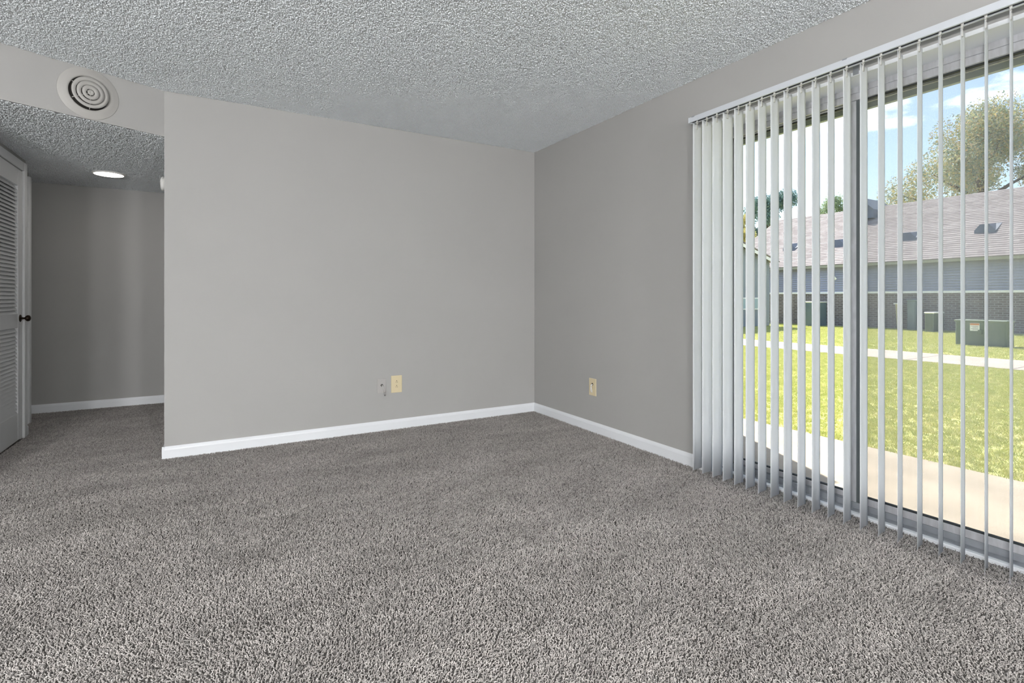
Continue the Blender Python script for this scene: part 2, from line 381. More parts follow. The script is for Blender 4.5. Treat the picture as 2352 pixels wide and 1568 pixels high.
b = MB(); b.box(2.7375, FX1 + .03, DY0 + .015, DY1 - .015, -.02, .022); b.box(FX0 + .010, FX0 + .016, DY0 + .045, DY1 - .045, .022, .05)
b.box(FX0 + .045, FX0 + .051, DY0 + .045, DY1 - .045, .022, .05); b.box(FX1 - .004, FX1 + .002, DY0 + .045, DY1 - .045, .022, .045)
dpart(b, 'sill_track', M_sill)
dpart(MB().bbox(2.708, 2.737, DY0 + .014, DY1 - .014, 0.0, .02, .004), 'threshold_strip', M_trim)
MID = 1.386
def panel(x, y0, y1, z0, z1, name, st=(.05, .05), rb=.055, rt=.045, th=.026):
    b = MB(); b.bbox(x, x + th, y0, y0 + st[0], z0, z1, .002); b.bbox(x, x + th, y1 - st[1], y1, z0, z1, .002)
    b.bbox(x + .001, x + th - .001, y0 + st[0], y1 - st[1], z0, z0 + rb, .002); b.bbox(x + .001, x + th - .001, y0 + st[0], y1 - st[1], z1 - rt, z1, .002)
    f = dpart(b, name, M_alu)
    g = MB(); q = .006
    for a in ((y0 + st[0], y0 + st[0] + q, z0 + rb, z1 - rt), (y1 - st[1] - q, y1 - st[1], z0 + rb, z1 - rt), (y0 + st[0], y1 - st[1], z0 + rb, z0 + rb + q), (y0 + st[0], y1 - st[1], z1 - rt - q, z1 - rt)):
        g.box(x + .004, x + th - .004, *a)
    dpart(g, 'gasket', M_gasket, f)
    dpart(MB().box(x + th / 2 - .002, x + th / 2 + .002, y0 + st[0] + .001, y1 - st[1] - .001, z0 + rb + .001, z1 - rt - .001), 'glass_pane', M_glass, f)
    return f
panel(FX0 + .053, MID - .02, DY1 - .046, .03, ZT - .03, 'fixed_panel', st=(.042, .03), rb=.045, rt=.032)
pf = panel(FX0 + .018, DY0 + .046, MID + .022, .03, ZT - .03, 'sliding_panel', st=(.05, .044), rb=.052, rt=.032)
dpart(MB().box(FX0 + .016, FX0 + .020, MID - .0225, MID - .007, .034, ZT - .034), 'stile_shade', mat('stile_shade_dark', (0.10, 0.115, 0.12), 0.6), pf)  # dark strip painting the shaded gap beside the meeting stile
# insect screen on the outside of the right half
sf = MB(); sx = FX1 - .002
for a in ((DY0 + .046, DY0 + .07, .04, ZT - .03), (MID - .012, MID + .012, .04, ZT - .03), (DY0 + .07, MID - .012, .04, .062), (DY0 + .07, MID - .012, ZT - .052, ZT - .03)): sf.box(sx, sx + .01, *a)
sfo = dpart(sf, 'screen_frame', M_sill)
dpart(MB().box(sx + .0045, sx + .0052, DY0 + .07, MID - .012, .062, ZT - .052), 'insect_screen', M_screen, sfo)

# ------------------------------------------------------------------ vertical blind
PV = 2.54
vb = empty('vertical_blind', (PV, 1.2, 0)); tag(vb, 'white vertical blind with open vanes hanging across the patio door', 'blind')
def vpart(b, name, m, parent=None):
    o = b.build(name, m, parent or vb)
    if parent is None: o.matrix_parent_inverse = Matrix.Translation(vb.location).inverted()
    return o
VT, VBOT = 2.118, 0.034
RZ0, RZ1 = 2.140, 2.170
VY0, VY1 = 0.24, 2.205
b = MB(); b.box(PV - .020, PV + .020, VY0, VY1, RZ1 - .003, RZ1); b.box(PV - .020, PV - .0175, VY0, VY1, RZ0, RZ1 - .003); b.box(PV + .0175, PV + .020, VY0, VY1, RZ0 - .002, RZ1 - .003)
b.box(PV - .0175, PV - .010, VY0, VY1, RZ0, RZ0 + .002); b.box(PV + .010, PV + .0175, VY0, VY1, RZ0 - .002, RZ0)
vpart(b, 'headrail', M_rail)
vpart(MB().box(PV - .0172, PV + .0172, VY0 + .002, VY1 - .002, RZ0 + .006, RZ1 - .0035), 'carrier_track', M_track)
for y in (VY0, VY1 - .004): vpart(MB().bbox(PV - .021, PV + .021, y - .001, y + .005, RZ0 - .002, RZ1 + .001, .001), 'end_cap', M_rail)
for y in (2.17, 1.30, 0.5):
    b = MB(); b.box(PV - .022, XR, y - .010, y + .010, RZ1, RZ1 + .0025); b.box(XR - .003, XR, y - .012, y + .012, RZ1 - .05, RZ1 + .012); b.box(PV - .022, PV - .0205, y - .010, y + .010, RZ1 - .004, RZ1)
    vpart(b, 'bracket', M_sill)
def vane_mesh():
    b = MB(); n = 10; wv = .089; sag = -.0042; th = .0007; zs = [VBOT, .25, .6, 1.0, 1.4, 1.8, VT - .02, VT]
    a = []
    for side in (0, 1):
        for z in zs:
            for i in range(n + 1):
                t = i / n * 2 - 1; x = t * wv / 2; y = sag * (t * t - .4) + (th if side else 0); a.append((x, y, z))
    m = len(zs); k = n + 1; f = []
    for side in (0, 1):
        o = side * m * k
        for j in range(m - 1):
            for i in range(n): f.append((o + j * k + i, o + j * k + i + 1, o + (j + 1) * k + i + 1, o + (j + 1) * k + i))
    o = m * k
    for j in range(m - 1):
        for i in (0, n): f.append((j * k + i, (j + 1) * k + i, o + (j + 1) * k + i, o + j * k + i))
    for i in range(n):
        for j in (0, m - 1): f.append((j * k + i, j * k + i + 1, o + j * k + i + 1, o + j * k + i))
    b.add(a, f, True); return b.mesh('vane', M_vane)
VM = vane_mesh()
b = MB(); b.bbox(-.007, .007, -.0035, .0035, VT - .026, VT - .002, .001); b.box(-.002, .002, -.002, .002, VT - .004, RZ0 + .008); b.box(-.009, .009, -.003, .003, VT + .008, VT + .012); b.lathe([(0, RZ0 - .006), (.005, RZ0 - .006), (.005, RZ0 + .004), (0, RZ0 + .004)], 8)
CM = b.mesh('hanger_clip', M_clip)
TILT = [6.2, 1.2, 3.4, 2.3, 5.2, 5.1, 7.5, 7.3, 6.6, 7.6, 6.9, 10.1, 7.7, 7.3, 8.7, 11.9, 10.8, 11.5, 10.5, 12.0, 10.9, 11.3, 10.4, 11.8, 10.9, 11.2, 10.6]
for i, a in enumerate(TILT):
    y = 2.1563 - .07124 * i
    v = link('vane', VM, vb, (0, y - 1.2, 0), (0, 0, R(a)))
    link('hanger_clip', CM, v)

# ------------------------------------------------------------------ louvered closet door (door_2)
DF = -1.256                                 # front face of the door
d2 = struct(empty('door_2', (DF, YD0, 0)), 'white painted louvered closet door with dark round knob', 'door')
def d2part(b, name, m, parent=None):
    o = b.build(name, m, parent or d2)
    if parent is None: o.matrix_parent_inverse = Matrix.Translation(d2.location).inverted()
    return o
TH = .034; ya, yb = YD0 + .003, YD1 - .003; ST = .10
for y0, y1 in ((ya, ya + ST), (yb - ST, yb)): d2part(MB().bbox(DF - TH, DF, y0, y1, .012, ZD - .004, .003), 'stile', M_door)
for z0, z1 in ((.012, .214), (.848, .954), (1.905, ZD - .004)): d2part(MB().bbox(DF - TH, DF - .0005, ya + ST, yb - ST, z0, z1, .002), 'rail', M_door)
def louvers(z0, z1, n):
    p = (z1 - z0) / n; ly = yb - ya - 2 * ST
    lm = MB()
    pr = [(-.0115, .0165), (-.0085, .0185), (.0125, -.0145), (.0135, -.0165), (.0105, -.0178), (-.0125, .0150)]   # (x, z): slat drops towards the room
    k = len(pr); vs = [(x, y, z) for y in (0, ly) for x, z in pr]
    lm.add(vs, [list(range(k)), list(range(k, 2 * k))[::-1]] + [(i, (i + 1) % k, k + (i + 1) % k, k + i) for i in range(k)])
    me = lm.mesh('louver', M_door)
    for i in range(n): link('louver', me, d2, (-TH / 2 + .001, ya + ST - YD0, z0 + p * (i + .5)))
louvers(.214, .848, 23); louvers(.954, 1.905, 34)
KM = Matrix.Translation((DF, yb - .052, .917)) @ Matrix.Rotation(R(90), 4, 'Y')
kn = d2part(MB().lathe([(.0, .0), (.009, .0), (.0085, .014), (.007, .022), (.010, .028), (.019, .033), (.0235, .041), (.0235, .048), (.019, .056), (.010, .0605), (0, .0615)], 28, KM), 'knob', M_bronze); kn['label'] = 'dark bronze round door knob'
d2part(MB().lathe([(0, 0), (.028, 0), (.028, .003), (.022, .007), (.010, .009), (0, .009)], 28, KM), 'rosette', M_bronze, kn)
# casing
cprof = [(0, 0), (.018, 0), (.018, .040), (.015, .052), (.009, .060), (.006, .064), (0, .064)]
CW = .066
def casing(name, x, y0, y1, ztop, label, jambw=True):
    b = MB()
    b.bbox(x, x + .018, y1, y1 + CW, 0, ztop + CW, .006, 2); b.bbox(x, x + .018, y0 - CW, y0, 0, ztop + CW, .006, 2); b.bbox(x, x + .0175, y0, y1, ztop, ztop + CW, .006, 2)
    if jambw:
        b.box(x - .1, x, y1 - .002, y1 + .002, 0, ztop); b.box(x - .1, x, y0 - .002, y0 + .002, 0, ztop); b.box(x - .1, x, y0, y1, ztop - .002, ztop + .002)
    struct(b.build(name, M_door), label, 'trim')
casing('trim_4', CX + .001, YD0, YD1, ZD, 'white casing around the louvered closet door')
struct(MB().bbox(-1.3655, -1.347, 5.84, 5.90, 0, 2.10, .004).build('trim_5', M_door), 'edge of a second white door casing further down the hallway', 'trim')

# ------------------------------------------------------------------ round ceiling-air diffuser on the bulkhead
vx = -.6435; vy = hy(vx); vent = empty('air_vent', (vx, vy, 2.2895), math.atan2(SL, 1)); tag(vent, 'round grey-white air vent with concentric rings on the bulkhead', 'air vent')
VMX = Matrix.Rotation(R(90), 4, 'X')        # local z -> -y (out of the wall)
def ring(ro, ri, h0, h1, name, m, sm=True):
    # shallow dished ring: outer edge low, inner edge proud
    pr = [(ro, h0), (ro - .001, h0 + .003), (ri + .0, h1), (ri - .001, h1 - .002), (ro - .003, h0 - .001)]
    o = MB().lathe(pr, 56, VMX, sm, True).build(name, m, vent); return o
fl = [(.1505, 0), (.1505, .002), (.148, .0035), (.134, .0045), (.128, .008), (.108, .0125), (.1015, .0120), (.098, .008), (.0965, .0), (.0965, -.001), (.100, -.001)]
MB().lathe(fl, 64, VMX, True, True).build('flange', M_vent, vent)
MB().lathe([(0, .0012), (.0975, .0012), (.0975, -.0005), (0, -.0005)], 40, VMX).build('duct', M_dark, vent)
def cone_ring(ro, ri, ho, hi, name):
    pr = [(ro, ho), (ro + .0006, ho + .0018), (ri + .001, hi), (ri, hi - .0015), (ri + .002, hi - .0035)]
    return MB().lathe(pr, 56, VMX, True, True).build(name, M_vent, vent)
cone_ring(.0905, .069, .0300, .0270, 'ring'); cone_ring(.0672, .044, .0325, .0290, 'ring'); cone_ring(.0420, .0195, .0340, .0300, 'ring')
MB().lathe([(0, .0345), (.0015, .0345), (.0022, .0358), (.013, .0355), (.0165, .0335), (.015, .030), (0, .030)], 32, VMX).build('centre_cap', M_vent, vent)
b = MB()
for k in range(3):
    a = R(30 + 60 * k); dx, dz = math.cos(a), math.sin(a)
    b.tube([(-dx * .096, -.012, -dz * .096), (-dx * .06, -.024, -dz * .06), (dx * .06, -.024, dz * .06), (dx * .096, -.012, dz * .096)], .0022, 6)
b.build('spider_bar', M_vent, vent)

# ------------------------------------------------------------------ hallway: LED disc, wall disc
lx, ly = -.774, 5.57
led = empty('ceiling_light', (lx, ly, HH)); tag(led, 'glowing round flush light on the hallway ceiling', 'ceiling light')
MB().lathe([(.118, 0), (.118, -.006), (.113, -.012), (.104, -.013), (.103, -.010), (.103, 0)], 48, None, True, True).build('trim_ring', M_whitepl, led)
M_led = mat('led_lens', (0.9, 0.9, 0.9), 0.4, emit=(1.0, 0.93, 0.84), estr=7.0)
MB().lathe([(0, -.0125), (.06, -.0125), (.1035, -.011), (.1035, -.004), (0, -.004)], 48).build('lens', M_led, led)
dsc = empty('smoke_alarm', (XL, 4.42, 1.88)); tag(dsc, 'small white round alarm just showing past the hallway corner', 'smoke alarm')
DM = Matrix.Rotation(R(-90), 4, 'Y')
MB().lathe([(0, 0), (.053, 0), (.053, .016), (.050, .018), (0, .018)], 36, DM).build('base_plate', M_whitepl, dsc)
MB().lathe([(0, .018), (.049, .018), (.050, .030), (.044, .039), (.025, .043), (0, .0435)], 36, DM).build('cover', M_whitepl, dsc)

# ------------------------------------------------------------------ wall plates
def plate(name, label, loc, rz, wd, ht, m):
    e = empty(name, loc, rz); tag(e, label, 'wall plate')
    MB().bbox(-wd / 2, wd / 2, -.006, 0, -ht / 2, ht / 2, .0025, 2).build('plate', m, e); return e
# local: -y is out of the wall
ol = plate('wall_outlet', 'ivory duplex power outlet on the back wall', (1.291, YB, .371), 0, .090, .138, M_ivory)
ol['category'] = 'outlet'
for dz in (.0195, -.0195):
    pr = [(.0165 * math.cos(a), .0145 * math.sin(a)) for a in [2 * math.pi * i / 24 for i in range(24)]]
    pr = [(max(-.0155, min(.0155, x)), max(-.0125, min(.0135, z))) for x, z in pr]
    b = MB(); k = len(pr)
    b.add([(x, y, z + dz) for y in (-.0055, -.0085) for x, z in pr], [list(range(k)), list(range(k, 2 * k))] + [(i, (i + 1) % k, k + (i + 1) % k, k + i) for i in range(k)])
    rc = b.build('receptacle', M_ivory, ol)
    b = MB(); b.box(-.0072, -.0048, -.0088, -.0075, dz - .0075, dz + .0005); b.box(.0048, .0072, -.0088, -.0075, dz - .0085, dz + .0005)
    b.lathe([(0, .0075), (.0032, .0075), (.0032, .0088), (0, .0088)], 12, Matrix.Translation((0, 0, dz + .007)) @ VMX)
    b.build('slots', M_slot, rc)
MB().lathe([(0, .005), (.003, .005), (.0028, .0072), (0, .0076)], 12, VMX).build('screw', M_ivory, ol)
cpz = plate('cable_plate', 'grey painted-over cable plate with coax stub beside the ivory outlet', (1.168, YB, .365), 0, .072, .115, M_painted)
cpz['category'] = 'cable plate'
MB().lathe([(0, .0058), (.0095, .0058), (.0095, .0066), (0, .0066)], 20, Matrix.Translation((.002, 0, .006)) @ VMX).build('cable_hole', M_dark, cpz)
cb = MB().tube([(.002, -.003, .006), (.003, -.014, .005), (.006, -.022, -.006), (.011, -.026, -.026), (.017, -.028, -.052)], .0032, 10).build('coax_cable', mat('painted_cable', (0.52, 0.515, 0.50), 0.5), cpz)
MB().tube([(.0165, -.028, -.050), (.0195, -.0285, -.064), (.0215, -.029, -.076)], [.0050, .0056, .0056], 10).build('connector', M_metal, cb)
for dz in (.042, -.042): MB().lathe([(0, .0055), (.0032, .0055), (.003, .0072), (0, .0075)], 12, Matrix.Translation((0, 0, dz)) @ VMX).build('screw', M_painted, cpz)
pj = plate('phone_jack', 'ivory wall plate with dangling pale wires on the right wall', (XR, 3.2485, .361), R(-90), .086, .136, M_ivory)
pj['category'] = 'wall plate'
MB().lathe([(0, .0058), (.011, .0058), (.011, .0066), (0, .0066)], 20, Matrix.Translation((0, 0, .022)) @ VMX).build('wire_hole', M_slot, pj)
for pts in ([(.002, -.004, .022), (.004, -.016, .014), (-.004, -.020, -.002), (-.007, -.017, -.022), (-.006, -.014, -.040)], [(-.003, -.004, .022), (-.007, -.015, .014), (.002, -.020, .0), (.007, -.018, -.02), (.008, -.015, -.042)]):
    MB().tube(pts, .0032, 8).build('wire', M_whitepl, pj)

# ------------------------------------------------------------------ unseen globe lamps added behind the viewer to light the room
for gx, gy, pw_, lab in ((-2.1, -0.8, 1.05, 'added globe fill lamp by the left wall, nearest the viewer'), (-1.9, -3.3, 1.0, 'added globe fill lamp in the far left corner behind the viewer'), (1.0, -3.9, 1.0, 'added globe fill lamp near the middle of the rear wall')):
    e = empty('fill_lamp', (gx, gy, 0)); tag(e, lab, 'fill lamp', 'globe fill lights added behind the viewer')
    MB().lathe([(0, 0), (.15, 0), (.15, .012), (.13, .022), (.02, .03), (0, .03)], 32).build('base', M_whitepl, e)
    MB().tube([(0, 0, .02), (0, 0, 1.40)], .011, 10).build('pole', M_metal, e)
    mg = mat('fill_globe_%d' % int(pw_ * 100), (0.9, 0.9, 0.88), 0.4, emit=(1.0, 0.988, 0.975), estr=FILL_LAMP * pw_)
    MB().lathe([(.17 * math.sin(math.pi * i / 16), 1.55 + .17 * math.cos(math.pi * i / 16)) for i in range(17)], 32).build('globe', mg, e)

# ================================================================== OUTSIDE
GZ = -.10
M_conc = mat('patio_concrete', (0.42, 0.365, 0.305), 0.9, spec=0.1, var=0.12, vscale=3, vdetail=8, bump=0.3, bscale=90)
M_path = mat('path_concrete', (0.42, 0.375, 0.335), 0.9, spec=0.1, var=0.12, vscale=1.6, vdetail=8, bump=0.3, bscale=60)
M_soil = mat('lawn_soil', (0.46, 0.48, 0.18), 0.95, spec=0.05, col2=(0.56, 0.53, 0.25), vscale=.9, vdetail=8)
M_soffit = mat('soffit_paint', (0.33, 0.37, 0.36), 0.7)
M_siding = mat('siding_bluegrey', (0.37, 0.385, 0.50), 0.6, var=0.05, vscale=.6)
M_siding2 = mat('siding_grey', (0.29, 0.32, 0.37), 0.6, var=0.05, vscale=.6)
M_white = mat('exterior_white', (0.88, 0.89, 0.90), 0.5)
M_fascia = mat('fascia_tan', (0.36, 0.36, 0.30), 0.6)
M_ventb = mat('roof_vent_metal', (0.16, 0.18, 0.22), 0.5, metal=0.3)
M_box = mat('utility_green', (0.15, 0.185, 0.15), 0.55, var=0.12, vscale=3)
M_boxg = mat('utility_grey', (0.22, 0.265, 0.28), 0.5, var=0.08, vscale=3)
M_bluebox = mat('condenser_blue', (0.15, 0.20, 0.235), 0.5, var=0.1, vscale=4)
M_bark = mat('bark', (0.12, 0.09, 0.065), 0.9, var=0.3, vscale=6)

def brickish(name, c1, c2, cm, w_, h_, mort, rot=(0, 0, 0), bias=0.0):
    m = bpy.data.materials.new(name); m.use_nodes = True; t = m.node_tree; b = t.nodes['Principled BSDF']
    b.inputs['Roughness'].default_value = 0.85; b.inputs['Specular IOR Level'].default_value = 0.1
    tcn = N(t, 'ShaderNodeTexCoord'); sx_ = N(t, 'ShaderNodeSeparateXYZ'); cx_ = N(t, 'ShaderNodeCombineXYZ')
    t.links.new(tcn.outputs['Object'], sx_.inputs[0]); t.links.new(sx_.outputs['Y'], cx_.inputs['X']); t.links.new(sx_.outputs['Z'], cx_.inputs['Y'])
    br = N(t, 'ShaderNodeTexBrick'); br.inputs['Scale'].default_value = 1; br.inputs['Brick Width'].default_value = w_; br.inputs['Row Height'].default_value = h_
    br.inputs['Mortar Size'].default_value = mort; br.inputs['Color1'].default_value = (*c1, 1); br.inputs['Color2'].default_value = (*c2, 1); br.inputs['Mortar'].default_value = (*cm, 1); br.inputs['Bias'].default_value = bias
    t.links.new(cx_.outputs[0], br.inputs['Vector']); t.links.new(br.outputs['Color'], b.inputs['Base Color'])
    return m
M_brick = brickish('brick', (0.15, 0.125, 0.125), (0.24, 0.20, 0.195), (0.33, 0.325, 0.33), .21, .075, .012)
M_shingle = brickish('shingle', (0.225, 0.20, 0.20), (0.315, 0.287, 0.285), (0.20, 0.18, 0.18), .30, .0866, .004)

# lawn, patio, path
lawn = struct(MB().box(XO + .02, 60, -40, 60, GZ - .3, GZ - .02).build('lawn', M_soil), 'sunny yellow-green lawn between the patio and the far building', 'lawn')
pt = struct(MB().bbox(XO, 4.47, -6, 9, GZ - .2, GZ, .008).build('patio_slab', M_conc), 'pale concrete patio slab outside the sliding door', 'patio')
pw = struct(empty('walkway', (12.2, 10, GZ)), 'pale concrete walkway crossing the lawn', 'walkway')
pm = MB().bbox(-.87, .87, -.745, .745, -.12, .005, .008).mesh('paving_slab', M_path)
for i in range(26): link('paving_slab', pm, pw, (0, -18 + 1.5 * i, 0))

M_grass = mat('grass_blade', (0.33, 0.36, 0.09), 0.7, spec=0.15, trans=0.2, col2=(0.46, 0.44, 0.16), vscale=1.3, vdetail=6, coords='Generated')
def grass_mat():
    m = bpy.data.materials.new('grass_blades'); m.use_nodes = True; t = m.node_tree; b = t.nodes['Principled BSDF']
    b.inputs['Roughness'].default_value = 0.6; b.inputs['Specular IOR Level'].default_value = 0.2
    oi = N(t, 'ShaderNodeObjectInfo'); rp = N(t, 'ShaderNodeValToRGB'); e = rp.color_ramp.elements
    e[0].color = (0.53, 0.58, 0.23, 1); e[1].color = (0.85, 0.80, 0.52, 1); k = e.new(.6); k.color = (0.70, 0.72, 0.36, 1)
    t.links.new(oi.outputs['Random'], rp.inputs[0]); t.links.new(rp.outputs[0], b.inputs['Base Color'])
    tr = N(t, 'ShaderNodeBsdfTranslucent'); t.links.new(rp.outputs[0], tr.inputs['Color'])
    ms = N(t, 'ShaderNodeMixShader'); ms.inputs[0].default_value = .45; o = t.nodes['Material Output']
    t.links.new(b.outputs[0], ms.inputs[1]); t.links.new(tr.outputs[0], ms.inputs[2]); t.links.new(ms.outputs[0], o.inputs['Surface'])
    return m
M_blades = grass_mat()
def clump_src(k, hgt, rad, spread):
    def f(g):
        L = g.links.new; j = g.nodes.new('GeometryNodeJoinGeometry'); rr = random.Random(4)
        for i in range(k):
            c = g.nodes.new('GeometryNodeMeshCone'); c.inputs['Vertices'].default_value = 3; c.inputs['Radius Top'].default_value = 0; c.inputs['Radius Bottom'].default_value = rad; c.inputs['Depth'].default_value = hgt * rr.uniform(.6, 1.1)
            tf = g.nodes.new('GeometryNodeTransform'); L(c.outputs[0], tf.inputs[0])
            tf.inputs['Translation'].default_value = (rr.uniform(-spread, spread), rr.uniform(-spread, spread), 0)
            tf.inputs['Rotation'].default_value = (rr.uniform(-.9, .9), rr.uniform(-.9, .9), rr.uniform(0, 6))
            L(tf.outputs[0], j.inputs[0])
        st = g.nodes.new('GeometryNodeSetMaterial'); st.inputs['Material'].default_value = M_blades; L(j.outputs[0], st.inputs[0])
        return st.outputs[0]
    return f
g1 = sheet('grass', [(4.46, -3), (11.36, -3), (11.36, 14), (4.46, 14)], GZ - .012, M_soil, lawn); tag(g1, 'short sunlit yellow-green grass', kind='stuff')
scatter(g1, 'grass_near', clump_src(9, .028, .0026, .026), 1250, 0, (0, 0, 0), (.2, .2, 6.28), (.6, .6, .6), (1.2, 1.2, 1.2), poisson=False, keep=True)
g2 = sheet('grass', [(13.05, -6), (24, -6), (24, 30), (13.05, 30)], GZ - .012, M_soil, lawn); tag(g2, 'sunlit grass beyond the walkway', kind='stuff')
scatter(g2, 'grass_far', clump_src(9, .03, .005, .05), 260, 0, (0, 0, 0), (.2, .2, 6.28), (.7, .7, .7), (1.3, 1.3, 1.3), poisson=False, keep=True, seed=2)

# our own building outside: eave and the patio partition that throws the shade
ev = MB(); ev.box(XO, 3.96, -12, 12, 2.42, 2.46); ev.box(3.93, 3.965, -12, 12, 2.385, 2.56); ev.box(XO - .1, 3.95, -12, 12, 2.54, 2.6)
struct(ev.build('eave_soffit', M_soffit), 'shaded grey-green soffit of the roof overhang above the patio door', 'roof overhang')
struct(MB().box(XO, 4.17, 3.40, 3.52, GZ - .05, 2.42).build('wall_patio', M_siding2), 'partition wall at the end of the patio casting diagonal shade', 'wall')

# far building
fb = empty('apartment_building', (22.6, 5, GZ)); tag(fb, 'long single-storey building with shingle roof, blue-grey siding and brick base', 'building')
def fpart(b, name, m, parent=None, root=None):
    root = root or fb
    o = b.build(name, m, parent or root)
    if parent is None: o.matrix_parent_inverse = Matrix.Translation(root.location).inverted()
    return o
BY0, BY1 = -16, 17.6; BX = 22.65
fpart(MB().box(BX, BX + .25, BY0, BY1, GZ - .1, 1.255), 'brick_wall', M_brick)
fpart(MB().box(BX - .05, BX + .2, BY0, BY1, 1.245, 1.325), 'trim_band', M_white)
b = MB()
nb = 12; z0, z1 = 1.315, 2.42; hh = (z1 - z0) / nb
for i in range(nb):
    za = z0 + hh * i; b.add([(BX - .04, BY0, za), (BX - .04, BY1, za), (BX, BY1, za + hh), (BX, BY0, za + hh), (BX + .05, BY0, za), (BX + .05, BY1, za)], [(0, 1, 2, 3), (0, 4, 5, 1)])
b.box(BX + .02, BX + 10, BY0, BY1, z0, z1)
fpart(b, 'siding', M_siding)
fpart(MB().box(BX - .33, BX + .02, BY0 - .2, BY1 + .2, 2.36, 2.40), 'soffit', M_fascia)
fpart(MB().box(BX - .35, BX - .32, BY0 - .2, BY1 + .2, 2.34, 2.47), 'fascia', M_fascia)
# roof: courses of shingles, each lapped over the one below
EX, EZ, RX, RZZ = BX - .36, 2.455, 27.7, 5.46
b = MB(); nc = 36; sdx = (RX - EX) / nc; sdz = (RZZ - EZ) / nc
for i in range(nc):
    xa, za = EX + sdx * i, EZ + sdz * i
    b.add([(xa, BY0 - .3, za + .014), (xa, BY1 + .25, za + .014), (xa + sdx, BY1 + .25, za + sdz + .001), (xa + sdx, BY0 - .3, za + sdz + .001), (xa, BY0 - .3, za - .02), (xa, BY1 + .25, za - .02)], [(0, 1, 2, 3), (4, 5, 1, 0)])
b.add([(RX, BY0 - .3, RZZ), (RX, BY1 + .25, RZZ), (RX + 5.4, BY1 + .25, EZ), (RX + 5.4, BY0 - .3, EZ)], [(0, 1, 2, 3)])
roof = fpart(b, 'roof', M_shingle)
b = MB(); b.add([(EX + .35, BY1, 2.4), (RX, BY1, RZZ - .05), (RX + 5, BY1, 2.4), (EX + .35, BY1 - .1, 2.4), (RX, BY1 - .1, RZZ - .05), (RX + 5, BY1 - .1, 2.4)], [(0, 1, 2), (3, 4, 5), (0, 1, 4, 3), (1, 2, 5, 4)])
fpart(b, 'gable', M_siding)
b = MB(); b.extrude([(0, -.16), (.03, -.16), (.03, .02), (0, .02)], (EX, BY1 + .27, EZ), (RX, BY1 + .27, RZZ))
fpart(b, 'rake_board', M_fascia)
slope = (RZZ - EZ) / (RX - EX)
def roofvent(x, y, s=1.0):
    z = EZ + slope * (x - EX); b = MB()
    fr_ = [(-.42, -.1), (-.42, .10), (-.16, .44), (.20, .44), (.42, .16), (.42, -.1)]; ks = len(fr_)
    vs = [(x, y + a * s, z + c * s) for a, c in fr_] + [(x + .95 * s, y + a * s * .9, z + .95 * s * slope + min(c, .02) * s) for a, c in fr_]
    b.add(vs, [list(range(ks)), list(range(ks, 2 * ks))[::-1]] + [(i, (i + 1) % ks, ks + (i + 1) % ks, ks + i) for i in range(ks)])
    fpart(b, 'roof_vent', M_ventb, roof)
c30, s30 = math.cos(R(30)), math.sin(R(30))
def ray(px): return (c30 * (px - 1176) + s30 * 1189, -s30 * (px - 1176) + c30 * 1189)
def y_at(px, x): q = ray(px); return x * q[1] / q[0]
def x_on_roof(px, py):      # where a pixel's ray meets the roof plane
    q = ray(px); k = (684 - py) / q[0]              # z = CAM_Z + k*x
    return (EZ - slope * EX - CAM_Z) / (k - slope)
for px_, py_ in ((2083, 552), (2262, 535), (1922, 567), (1812, 575)):
    x_ = x_on_roof(px_, py_); roofvent(x_, y_at(px_, x_), .72)
# dark cross gable on the ridge
yv = y_at(2003, 26.6); b = MB()
b.add([(26.2, yv - .25, 4.75), (26.2, yv + .7, 4.75), (26.2, yv + .7, 5.0), (26.0, yv + .35, 5.78), (26.2, yv - .25, 5.15), (28.4, yv - .25, 5.15), (28.4, yv + .35, 5.78), (28.4, yv + .7, 5.0), (28.4, yv - .25, 4.75), (28.4, yv + .7, 4.75)],
      [(0, 1, 2, 3, 4), (4, 3, 6, 5), (3, 2, 7, 6), (0, 4, 5, 8), (1, 9, 7, 2), (8, 5, 6, 7, 9)])
fpart(b, 'dormer', mat('slate_dark', (0.15, 0.18, 0.23), 0.6, var=0.1, vscale=2), roof)
# dryer hood on the siding
yd = y_at(1917, BX); b = MB(); b.tube([(BX - .02, yd + .12, 2.02), (BX - .15, yd + .1, 2.02), (BX - .2, yd - .05, 1.96), (BX - .2, yd - .16, 1.84)], .05, 8); fpart(b, 'dryer_hood', M_white)

# distant dark roof peeping over the ridge
dh = empty('distant_house', (40, y_at(2010, 40), GZ)); tag(dh, 'dark roofed house just peeping over the shingle ridge', 'building')
yc = y_at(1972, 40); yr = y_at(2066, 40)
zr = CAM_Z + (684 - 455) / ray(1985)[0] * 40
b = MB(); b.add([(40, yc, zr), (40, yr, zr - 1.1), (40, yc + .7, zr - 1.2), (50, yc, zr), (50, yr, zr - 1.1), (50, yc + .7, zr - 1.2)], [(0, 1, 2), (3, 5, 4), (0, 3, 4, 1), (0, 2, 5, 3), (1, 4, 5, 2)])
o = b.build('roof', mat('slate_dark', (0, 0, 0)), dh); o.matrix_parent_inverse = Matrix.Translation(dh.location).inverted()
b = MB().box(40.2, 49.8, yr + .2, yc + .5, GZ, zr - 1.15); o = b.build('wall', M_siding2, dh); o.matrix_parent_inverse = Matrix.Translation(dh.location).inverted()

